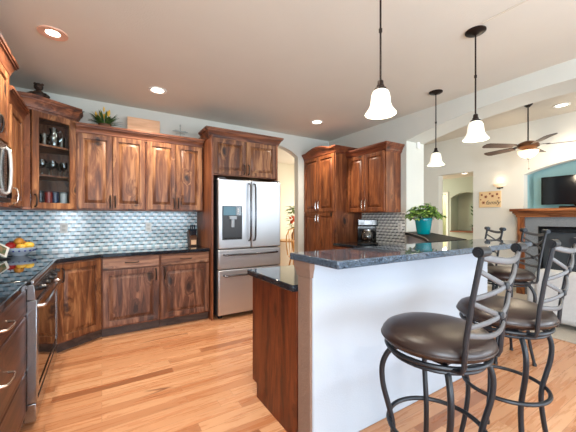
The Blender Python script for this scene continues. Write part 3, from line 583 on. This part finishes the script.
for k in range(5):
    M_ = Matrix.Rotation(R(72*k+5), 4, 'Z') @ Matrix.Translation((0, 0, .065)) @ Matrix.Rotation(R(12), 4, 'X')
    bl = obj('blade', MB().prism([(.20, -.05), (.30, -.062), (.60, -.072), (.635, -.05), (.645, 0), (.635, .05), (.60, .072), (.30, .062), (.20, .05)], -.004, .004, M_), BLADE, r)
    obj('blade_bracket', MB().box(.10, .24, -.022, .022, .0045, .012, M_), BRONZE, bl)
l = bpy.data.lights.new('fan_bulb', 'POINT'); l.energy = 15; l.color = (1, .82, .6); l.shadow_soft_size = .1; o = bpy.data.objects.new('fan_bulb', l); C.objects.link(o); o.parent = r; o.location = (0, 0, -.2)
# sconce
r = thing('wall_sconce', 'half-bowl glass wall sconce glowing above the framed art', 'wall lamp', (6.199, 2.60, 1.86))
half = [(-.09*sin(pi*i/16), .09*cos(pi*i/16)) for i in range(17)]
m = MB(); vs = []; fs = []; rows = [(.12, 0), (.45, .008), (.68, .022), (.82, .045), (.95, .062)]
for f, z in rows: vs += [(x*f*1.15-.004, y*f*1.3, z) for x, y in half]
for j in range(len(rows)-1):
    for i in range(16): fs.append((j*17+i, j*17+i+1, j*17+18+i, j*17+17+i))
fs.append(list(range(17)))
obj('bowl', m.add(vs, fs), SCON, r); obj('back_plate', MB().box(-.006, 0, -.05, .05, -.02, .06), BRONZE, r, bevel=.002); obj('finial', MB().sphere((-.014, 0, -.012), .016, 10), BRONZE, r)
l = bpy.data.lights.new('sconce_bulb', 'POINT'); l.energy = .3; l.color = (1, .8, .55); l.shadow_soft_size = .03; o = bpy.data.objects.new('sconce_bulb', l); C.objects.link(o); o.parent = r; o.location = (-.07, 0, .14)

# ------------------------------------------------------------------ living room
r = thing('framed_art', 'tan canvas print with flowers and a script word on the far wall', 'wall art', (6.199, 2.95, 1.50), R(-90))
obj('canvas', MB().box(0, .37, -.022, -.001, 0, .30), plain('canvas_tan', (224, 192, 146), .7), r, bevel=.003)
RUST = plain('flower_rust', (150, 78, 50), .7); FBR = plain('flower_brown', (80, 50, 36), .7)
for x, z, q in ((.05, .24, .022), (.12, .20, .03), (.19, .255, .02), (.235, .21, .028), (.31, .24, .024), (.08, .09, .03), (.03, .15, .016), (.34, .17, .018)):
    pts = [(q*(.8+.25*cos(6*t))*cos(t), q*(.8+.25*cos(6*t))*sin(t)) for t in [2*pi*i/48 for i in range(48)]]
    f_ = obj('painted_flower', MB().prism(pts, 0, .002, Matrix.Rotation(R(90), 4, 'X')), RUST, r, (x, -.0222, z)); obj('flower_centre', MB().lathe([(q*.35, 0), (q*.3, .002)], 10, Matrix.Rotation(R(90), 4, 'X')), FBR, f_, (0, -.0022, 0))
cu = bpy.data.curves.new('word', 'FONT'); cu.body = 'family'; cu.size = .105; cu.shear = .35; cu.extrude = .001; cu.align_x = 'CENTER'
tmp = bpy.data.objects.new('word', cu); C.objects.link(tmp); dg = bpy.context.evaluated_depsgraph_get(); me = bpy.data.meshes.new_from_object(tmp.evaluated_get(dg)); bpy.data.objects.remove(tmp)
wo = bpy.data.objects.new('lettering', me); C.objects.link(wo); me.materials.append(plain('letter_ink', (70, 62, 58), .7)); wo.parent = r; wo.location = (.235, -.0235, .055); wo.rotation_euler = (R(90), 0, 0)
# fireplace
r = thing('fireplace', 'fireplace with pine mantel, grey granite surround and black firebox', 'fireplace', (6.199, 1.24, 0.015))
obj('tile_surround', MB().box(-.13, 0, -.93, -.75, 0, 1.30).box(-.13, 0, .75, .93, 0, 1.30).box(-.13, 0, -.75, .75, 1.15, 1.30).box(-.13, 0, -.75, .75, 0, .12), GTILE, r)
for s_ in (-1, 1):
    y0, y1 = sorted((s_*.932, s_*1.035)); p = obj('mantel_leg', MB().box(-.16, 0, y0, y1, 0, 1.298), WMANV, r, bevel=.004)
    obj('plinth', MB().box(-.175, -.161, y0-.008, y1+.008, 0, .16), WMANV, p, bevel=.003)
obj('mantel_shelf', MB().sweep([(0, 1.06), (-.16, 1.06), (-.16, -1.06), (0, -1.06)][::-1] if 0 else [(0, 1.07), (-.165, 1.07), (-.165, -1.07), (0, -1.07)][::-1], [(0, 0), (0, 0)]) if 0 else MB().box(-.175, 0, -1.05, 1.05, 1.299, 1.335).box(-.195, 0, -1.065, 1.065, 1.335, 1.36).box(-.225, 0, -1.085, 1.085, 1.36, 1.395).box(-.255, 0, -1.115, 1.115, 1.395, 1.44), WMAN, r, bevel=.006)
fb = obj('firebox', MB().box(-.10, -.01, -.75, .75, .12, 1.15), BLKM, r)
obj('firebox_frame', MB().box(-.14, -.101, -.75, -.69, .12, 1.15).box(-.14, -.101, .69, .75, .12, 1.15).box(-.14, -.101, -.69, .69, 1.06, 1.15).box(-.14, -.101, -.69, .69, .12, .2), BLK, r, bevel=.003)
obj('firebox_glass', MB().box(-.112, -.102, -.69, .69, .2, 1.06), plain('firebox_pane', (58, 62, 66), .12), r)
# tv
r = thing('television', 'black flat television in the pale blue arched niche', 'television', (6.40, 1.60, 1.462))
obj('screen', MB().box(-.022, -.0205, -.43, .43, .085, .505), SCREEN, r); obj('bezel', MB().box(-.02, .03, -.455, .455, .06, .53), BLK, r, bevel=.004); obj('stand', MB().box(-.06, .10, -.15, .15, -.06, -.045).box(0, .03, -.04, .04, -.045, .06), BLK, r, bevel=.003)
tag(obj('media_box', MB().box(6.02, 6.12, 1.52, 1.72, 1.456, 1.485), BLK, bevel=.003), 'small flat black box on the mantel below the television', 'electronics')
# sofa
r = thing('sofa', 'light grey upholstered sofa in front of the fireplace', 'sofa', (4.92, .55, .014))
obj('base', MB().box(-.28, .5, -.85, .85, .06, .36), SOFA, r, bevel=.03, seg=3); obj('back', MB().box(-.42, -.20, -.98, .98, .05, .66), SOFA, r, bevel=.07, seg=4)
for s_ in (-1, 1): y0, y1 = sorted((s_*.86, s_*1.08)); obj('arm', MB().box(-.36, .5, y0, y1, .05, .55), SOFA, r, bevel=.07, seg=4)
for y in (-.43, .43): obj('seat_cushion', MB().box(-.19, .48, y-.42, y+.42, .362, .47), SOFA, r, bevel=.04, seg=3)
for x in (-.3, .4):
    for y in (-.9, .9): obj('foot', MB().box(x-.03, x+.03, y-.03, y+.03, 0, .058), BLKM, r)
# thermostat-like white box on the column
r = thing('wall_sensor', 'small white sensor box high on the column end', 'sensor', (3.90, 2.699, 2.36)); obj('housing', MB().box(-.03, .03, -.025, 0, -.055, .055), WHITE, r, bevel=.006); obj('lens', MB().box(-.018, .018, -.028, -.0255, -.035, -.005), plain('sensor_lens', (214, 212, 206), .3), r, bevel=.002)
# hall recess decoration
r = thing('small_plant', 'small dark plant on the hallway recess ledge', 'plant', (8.68, 4.28, .936)); obj('pot', MB().lathe([(.04, 0), (.055, .1), (.05, .1), (.04, .09)], 16), plain('brown_pot', (92, 54, 40), .5), r)
m = MB()
for k in range(26): a = random.uniform(0, 6.28); m.leaf((0, 0, .09), (cos(a), sin(a), random.uniform(.6, 2.2)), random.uniform(.1, .2), .04)
obj('foliage', m, LEAFD, r)
r = thing('wall_art', 'pale green leaf picture inside the hallway recess', 'wall art', (8.998, 4.42, 1.25), R(-90)); obj('panel', MB().box(-.13, .13, -.02, -.001, 0, .46), plain('art_pale', (176, 190, 168), .6), r); m = MB()
for k in range(7): m.leaf((0, -.024, .06+k*.05), ((-1)**k*.7, 0, .7), .13, .045, (0, -1, 0), 0, 0)
obj('painted_leaves', m, LEAFD, r)

# ------------------------------------------------------------------ plants and decor
r = thing('potted_plant', 'bushy green plant in a glossy teal pot on the granite ledge', 'plant', (3.295, 2.2, 1.106)); r.scale = (.84, .84, .92)
obj('pot', MB().lathe([(.001, 0), (.078, 0), (.086, .01), (.096, .06), (.107, .13), (.112, .175), (.117, .18), (.119, .20), (.115, .21), (.106, .21), (.104, .185), (.09, .18)], 36), TEAL, r); obj('soil', MB().lathe([(.103, .18), (.001, .185)], 20, cap=False), SOIL, r)
m = MB(); stm = MB()
for k in range(85):
    a = random.uniform(0, 2*pi); t = sqrt(random.random()); rr = .235*t; h = .22+.16*(1-t**2)*random.uniform(.5, 1.1)+random.uniform(-.03, .03)
    tip = Vector((rr*cos(a), rr*sin(a), h)); stm.tube([(.03*cos(a), .03*sin(a), .18), (tip.x*.55, tip.y*.55, .2+(h-.2)*.8), tip], .003, 5)
    for q in range(6):
        b = a+(q-2.5)*.75+random.uniform(-.2, .2); m.leaf(tip, (cos(b), sin(b), random.uniform(-.2, .5)), random.uniform(.055, .09), random.uniform(.035, .055), (0, 0, 1), .2, .35)
obj('stems', stm, LEAFD, r); obj('foliage', m, LEAF, r)
# plant over cabinets
r = thing('flower_arrangement', 'small green plant with yellow blossoms on top of the back upper cabinets', 'plant', (.03, 4.2, 2.358))
obj('pot', MB().lathe([(.05, 0), (.07, .06), (.065, .06), (.05, .05)], 16), plain('basket_brown', (96, 64, 40), .7), r); m = MB(); fl = MB()
for k in range(90): a = random.uniform(0, 6.28); m.leaf((.03*cos(a), .03*sin(a), .05), (cos(a)*1.2, sin(a)*.8, random.uniform(.25, 2.0)), random.uniform(.12, .22), .02, (0, 0, 1), .2, .2)
for k in range(14): a = random.uniform(0, 6.28); q = random.uniform(.02, .10); fl.lathe([(.003, 0), (.010, .02), (.008, .05), (.002, .065)], 8, Matrix.Translation((q*cos(a), q*sin(a)*.7, random.uniform(.12, .2))))
obj('foliage', m, LEAFD, r); obj('blossoms', fl, plain('yellow_petal', (232, 186, 70), .6), r)
tag(obj('wooden_plaque', MB().box(.27, .65, 4.24, 4.262, 2.345, 2.575), WPLQ, bevel=.003), 'pale wooden board standing on top of the back upper cabinets', 'decoration')
r = thing('metal_ornament', 'small grey metal cross ornament on top of the upper cabinets near the refrigerator', 'decoration', (.90, 4.2, 2.345)); PW = plain('pewter_grey', (150, 156, 150), .45, .3)
obj('stem', MB().lathe([(.05, 0), (.05, .012), (.012, .02), (.008, .06), (.006, .185), (.010, .19), (.010, .21), (.001, .22)], 14), PW, r); obj('cross_bar', MB().tube([(-.10, 0, .12), (-.06, 0, .128), (0, 0, .125), (.06, 0, .128), (.10, 0, .12)], [.004, .012, .008, .012, .004], 8).tube([(-.06, 0, .09), (0, 0, .10), (.06, 0, .09)], .004, 6), PW, r)
r = thing('figurine', 'small dark seated figurine on top of the glass corner cabinet', 'figurine', (-.555, 3.99, 2.487))
FIG = leafmat('figurine_brown', (34, 26, 22), (70, 50, 36), .6)
obj('body', MB().sphere((0, 0, .07), .06, 14, (1, .9, 1.1)).sphere((-.045, -.03, .03), .035, 10, (1.4, 1, .8)).sphere((.045, -.03, .03), .035, 10, (1.4, 1, .8)).tube([(-.05, 0, .1), (-.08, -.03, .07), (-.06, -.06, .05)], .018, 8).tube([(.05, 0, .1), (.08, -.03, .07), (.06, -.06, .05)], .018, 8), FIG, r)
obj('head', MB().sphere((0, -.01, .165), .04, 14).sphere((0, -.045, .157), .018, 10).sphere((-.03, 0, .198), .013, 8).sphere((.03, 0, .198), .013, 8), FIG, r)
m = MB(); vi = MB()
for sgn, L in ((-1, .12), (1, .33)):
    pts = [(sgn*L*t, -.02+ .18*t*(1 if sgn > 0 else 0), .035+.012*sin(9*t)) for t in [i/8 for i in range(9)]]; vi.tube(pts, .004, 6)
    for p in pts:
        for q in range(4): m.leaf(p, (random.uniform(-1, 1), random.uniform(-1, .4), random.uniform(.0, 1)), random.uniform(.03, .06), .02)
g = thing('garland', 'trailing dried leaf garland on top of the glass corner cabinet', 'decoration', (-.53, 4.06, 2.487)); obj('vine', vi, DRIED, g); obj('leaves', m, DRIED, g)

# glassware in the corner cabinet
wine = tag(obj('wine_glass', MB().lathe([(.032, 0), (.030, .003), (.005, .008), (.004, .07), (.012, .078), (.032, .10), (.036, .125), (.030, .165), (.0285, .165), (.0345, .125), (.030, .102), (.001, .08)], 20, cap=False), TUMB), 'stemmed wine glass on the middle shelf of the glass corner cabinet', 'glass', 'wine glasses in the corner cabinet')
wp = [(-.02, .12), (.07, .17), (.15, .23), (.24, .29), (-.07, .20), (.02, .26), (.11, .32), (.2, .38)]
base = Vector((-.60, 3.84, 1.385))
wine.location = base+Vector((wp[0][0], wp[0][1], .674))
for x, y in wp[1:]:
    c = wine.copy(); C.objects.link(c); c.location = base+Vector((x, y, .364 if 0 else .674))
for c in C.objects:
    if c.name.startswith('wine_glass'): c.location.z = base.z+.364
tum = tag(obj('tumbler', MB().lathe([(.03, 0), (.036, .12), (.034, .12), (.028, .008), (.001, .006)], 20, cap=False), TUMB), 'clear tumbler on the top shelf of the glass corner cabinet', 'glass', 'tumblers in the corner cabinet')
tp = [(.0, .12), (.085, .175), (.03, .21), (.22, .29), (.12, .30)]
tum.location = base+Vector((tp[0][0], tp[0][1], .674))
for x, y in tp[1:]: c = tum.copy(); C.objects.link(c); c.location = base+Vector((x, y, .674))
pit = thing('glass_pitcher', 'clear glass pitcher on the top shelf of the glass corner cabinet', 'pitcher', tuple(base+Vector((.16, .22, .674))))
obj('vessel', MB().lathe([(.04, 0), (.052, .05), (.05, .10), (.034, .15), (.038, .2), (.036, .2), (.032, .15), (.048, .10), (.049, .05), (.001, .006)], 22, cap=False), TUMB, pit); obj('handle', MB().tube([(.035, 0, .18), (.07, 0, .17), (.08, 0, .12), (.05, 0, .06)], .006, 8), TUMB, pit)
mug = [((-.01, .11), 'steel', (190, 192, 196), .9), ((.055, .16), 'dark', (40, 40, 46), .1), ((.12, .19), 'red', (150, 40, 34), 0), ((.17, .235), 'navy', (34, 46, 80), 0), ((.24, .28), 'white', (220, 220, 216), 0), ((.06, .28), 'grey', (150, 150, 150), .2)]
for (x, y), nm, rgb, me_ in mug:
    t = thing('tall_cup', nm + ' cup on the bottom shelf of the glass corner cabinet', 'cup', tuple(base+Vector((x, y, .023)))); mt = plain(nm+'_cup', rgb, .25, me_)
    obj('vessel', MB().lathe([(.026, 0), (.033, .03), (.034, .16), (.031, .16), (.029, .02), (.001, .015)], 20, cap=False), mt, t); obj('lid', MB().lathe([(.035, .161), (.035, .172), (.02, .178), (.001, .178)], 18), plain(nm+'_lid', tuple(min(255, int(c*.6+20)) for c in rgb), .4), t)

# fruit bowl
r = thing('fruit_bowl', 'white and blue dotted fruit bowl in the counter corner', 'bowl', (-.72, 4.06, .915))
obj('bowl', MB().lathe([(.05, 0), (.055, .008), (.10, .035), (.135, .065), (.145, .085), (.14, .086), (.128, .067), (.095, .042), (.05, .02), (.001, .018)], 32), plain('bowl_white', (214, 224, 238), .2), r)
m = MB()
for k in range(18): a = k*2*pi/18; m.sphere((.127*cos(a), .127*sin(a), .055), .009, 8)
obj('painted_dots', m, plain('blue_dots', (30, 50, 140), .3), r)
fr = [('apple', 'red apple at the left side of the fruit bowl', (-.06, -.045, .105), .042, (190, 40, 36), (1, 1, .92)), ('apple', 'yellow-red apple on top of the fruit in the bowl', (.0, -.01, .145), .042, (206, 140, 50), (1, 1, .92)), ('orange', 'orange behind the apples in the fruit bowl', (.01, .06, .11), .042, (232, 130, 40), (1, 1, 1)),
      ('lemon', 'yellow lemon at the right side of the fruit bowl', (.08, -.03, .105), .034, (226, 186, 70), (1.35, 1, 1)), ('apple', 'dark red apple behind the left of the fruit bowl', (-.05, .05, .11), .04, (150, 34, 34), (1, 1, .92)), ('lemon', 'second lemon, at the front of the fruit bowl', (.03, -.08, .095), .032, (218, 170, 60), (1.3, 1, 1))]
for nm, lab, p, q, rgb, sq in fr:
    t = thing(nm, lab, 'fruit', (-.72+p[0], 4.06+p[1], .915+p[2]-.0))
    obj('flesh', MB().sphere((0, 0, 0), q, 18, sq), plain(nm+'_skin', rgb, .35), t); obj('stalk', MB().cyl((0, 0, q*.85), (.004, 0, q*1.2), .003, 6), SOIL, t)
r = thing('cookbook', 'white slanted open book propped on the left counter beside the fruit bowl', 'book', (-.80, 3.74, .9205), R(58))
Mt = Matrix.Translation((-.02, 0, .055)) @ Matrix.Rotation(R(-24), 4, 'X') @ Matrix.Rotation(R(38), 4, 'Y')
obj('pages', MB().box(-.11, .085, 0, .016, -.0, .12, Mt), WHITE, r, bevel=.003); obj('cover', MB().box(-.115, .09, .0165, .021, -.003, .123, Mt), plain('cover_green', (96, 120, 90), .5), r)
obj('page_picture', MB().box(-.095, .06, -.0012, -.0002, .015, .10, Mt), leafmat('page_print', (70, 96, 60), (150, 120, 90), .5), r); obj('easel', MB().box(-.09, .07, -.04, .09, -.003, .006).box(-.02, .0, .055, .075, .006, .09), BLKM, r)
# knife block and knives
kb = (1.07, 4.2, .915)
r = thing('knife_block', 'wooden knife block on the back counter beside the refrigerator panel', 'knife block', kb)
obj('block', MB().prism([(-.02, 0), (.10, 0), (.14, .19), (.06, .22), (-.03, .10)], -.05, .05, Matrix(((0, 0, 1, 0), (1, 0, 0, 0), (0, 1, 0, 0), (0, 0, 0, 1)))), wood('dark_block_wood', (60, 36, 24), (84, 54, 36), (104, 70, 48)), r, bevel=.003)
obj('front_label', MB().box(-.035, .035, -.033, -.0305, .02, .085), WPLQ, r)
NAVY = plain('knife_handle_navy', (22, 44, 58), .35)
dirv = Vector((0, -.35, .93)).normalized(); kn = None
for i, (x, t) in enumerate(((-.033, .2), (-.011, .2), (.011, .2), (.033, .2), (-.025, .55), (0, .55), (.025, .55))):
    p = Vector((kb[0]+x, kb[1]-.03+t*.14, kb[2]+.10+t*.16+.012))
    if kn is None:
        kn = thing('knife', 'navy-handled knife standing in the knife block', 'knife', (0, 0, 0), 0, 'knives in the block')
        obj('handle', MB().tube([dirv*.012, dirv*.05, dirv*.095], [.009, .008, .010], 8, flat=(1, 1)), NAVY, kn); obj('bolster', MB().tube([dirv*.0, dirv*.012], .007, 8), CHR, kn); kn.location = p
    else: place(kn, p)
# coffee maker
r = thing('coffee_maker', 'black and steel drip coffee maker on the counter under the right upper cabinet', 'coffee maker', (3.27, 3.08, .915), R(-42))
obj('base', MB().box(-.14, .14, -.12, .12, 0, .04), BLK, r, bevel=.012); obj('tower', MB().box(-.135, .135, .03, .118, .041, .27), BLK, r, bevel=.01); obj('brew_head', MB().box(-.14, .14, -.115, .12, .272, .37), BLK, r, bevel=.014)
obj('steel_band', MB().box(-.05, .05, -.1195, -.1165, .29, .35), plain('dark_steel', (120, 120, 122), .3, .9), r, bevel=.002)
cf = obj('carafe', MB().lathe([(.06, 0), (.078, .02), (.082, .08), (.07, .14), (.052, .165), (.05, .18), (.047, .18), (.05, .165), (.066, .138), (.078, .08), (.074, .02), (.001, .006)], 26, cap=False), glass('carafe_glass', (.35, .3, .28), .12), r, (0, -.045, .042))
obj('carafe_handle', MB().tube([(.05, 0, .165), (.10, 0, .16), (.115, 0, .11), (.105, 0, .05), (.08, 0, .04)], .010, 8), BLK, cf); obj('carafe_band', MB().lathe([(.0535, .162), (.0535, .178), (.0515, .178), (.0515, .162)], 24, cap=False), CHR, cf); obj('coffee', MB().lathe([(.001, .008), (.07, .02), (.076, .06), (.001, .06)], 20), plain('coffee_liquid', (26, 14, 10), .1), cf)
obj('warming_plate', MB().lathe([(.075, .0405), (.075, .0415), (.001, .0415)], 22), CHR, r, (0, -.045, 0))
# dining chair, table and flowers seen through the arch
r = thing('dining_chair', 'light oak windsor dining chair beyond the arched doorway', 'chair', (3.70, 5.5, 0), R(-14))
obj('seat', MB().lathe([(.001, .43), (.20, .43), (.225, .44), (.225, .455), (.20, .465), (.001, .455)], 28), WOAK, r)
hoop = [(-.2, .16, .465), (-.225, .19, .7), (-.21, .215, .9), (-.15, .23, 1.02), (-.06, .235, 1.065), (.06, .235, 1.065), (.15, .23, 1.02), (.21, .215, .9), (.225, .19, .7), (.2, .16, .465)]
obj('back_hoop', MB().tube(hoop, .014, 8), WOAK, r)
for i in range(7): x = -.15+i*.05; zt = 1.06-.9*abs(x)**1.6; obj('spindle', MB().tube([(x*.9, .18, .465), (x, .205, .75), (x*1.03, .232, zt)], [.008, .011, .007], 8), WOAK, r)
for sx in (-1, 1):
    for sy in (-1, 1): obj('leg', MB().tube([(sx*.13, sy*.12, .432), (sx*.17, sy*.16, .22), (sx*.2, sy*.19, 0)], [.014, .02, .012], 10), WOAK, r)
obj('stretcher', MB().cyl((-.165, -.155, .2), (-.165, .155, .2), .009, 8).cyl((.165, -.155, .2), (.165, .155, .2), .009, 8).cyl((-.165, 0, .2), (.165, 0, .2), .009, 8), WOAK, r)
r = thing('dining_table', 'round light oak table beyond the arched doorway', 'table', (4.12, 6.28, 0)); obj('tabletop', MB().lathe([(.001, .72), (.42, .72), (.44, .735), (.44, .75), (.001, .752)], 36), WOAK, r); obj('pedestal', MB().lathe([(.22, 0), (.2, .03), (.06, .08), (.05, .4), (.08, .6), (.12, .719)], 22), WOAK, r)
r = thing('flower_vase', 'vase of orange flowers with green leaves beyond the arched doorway', 'plant', (4.02, 6.15, .753)); obj('vase', MB().lathe([(.05, 0), (.08, .08), (.075, .16), (.04, .24), (.05, .28), (.045, .28), (.035, .24), (.001, .2)], 22), plain('vase_terracotta', (150, 96, 60), .5), r)
m = MB(); f = MB()
for k in range(130): a = random.uniform(0, 6.28); z = random.uniform(.26, .82); q = random.uniform(.0, .18); m.leaf((q*cos(a), q*sin(a), z), (cos(a), sin(a), random.uniform(-.2, .8)), random.uniform(.1, .17), .06)
for k in range(14): a = random.uniform(3.3, 6.1); q = random.uniform(.14, .24); f.sphere((q*cos(a), q*sin(a)-.05, random.uniform(.45, .68)), random.uniform(.028, .045), 10)
obj('foliage', m, LEAF, r); obj('blossoms', f, plain('orange_petal', (226, 96, 50), .6), r)
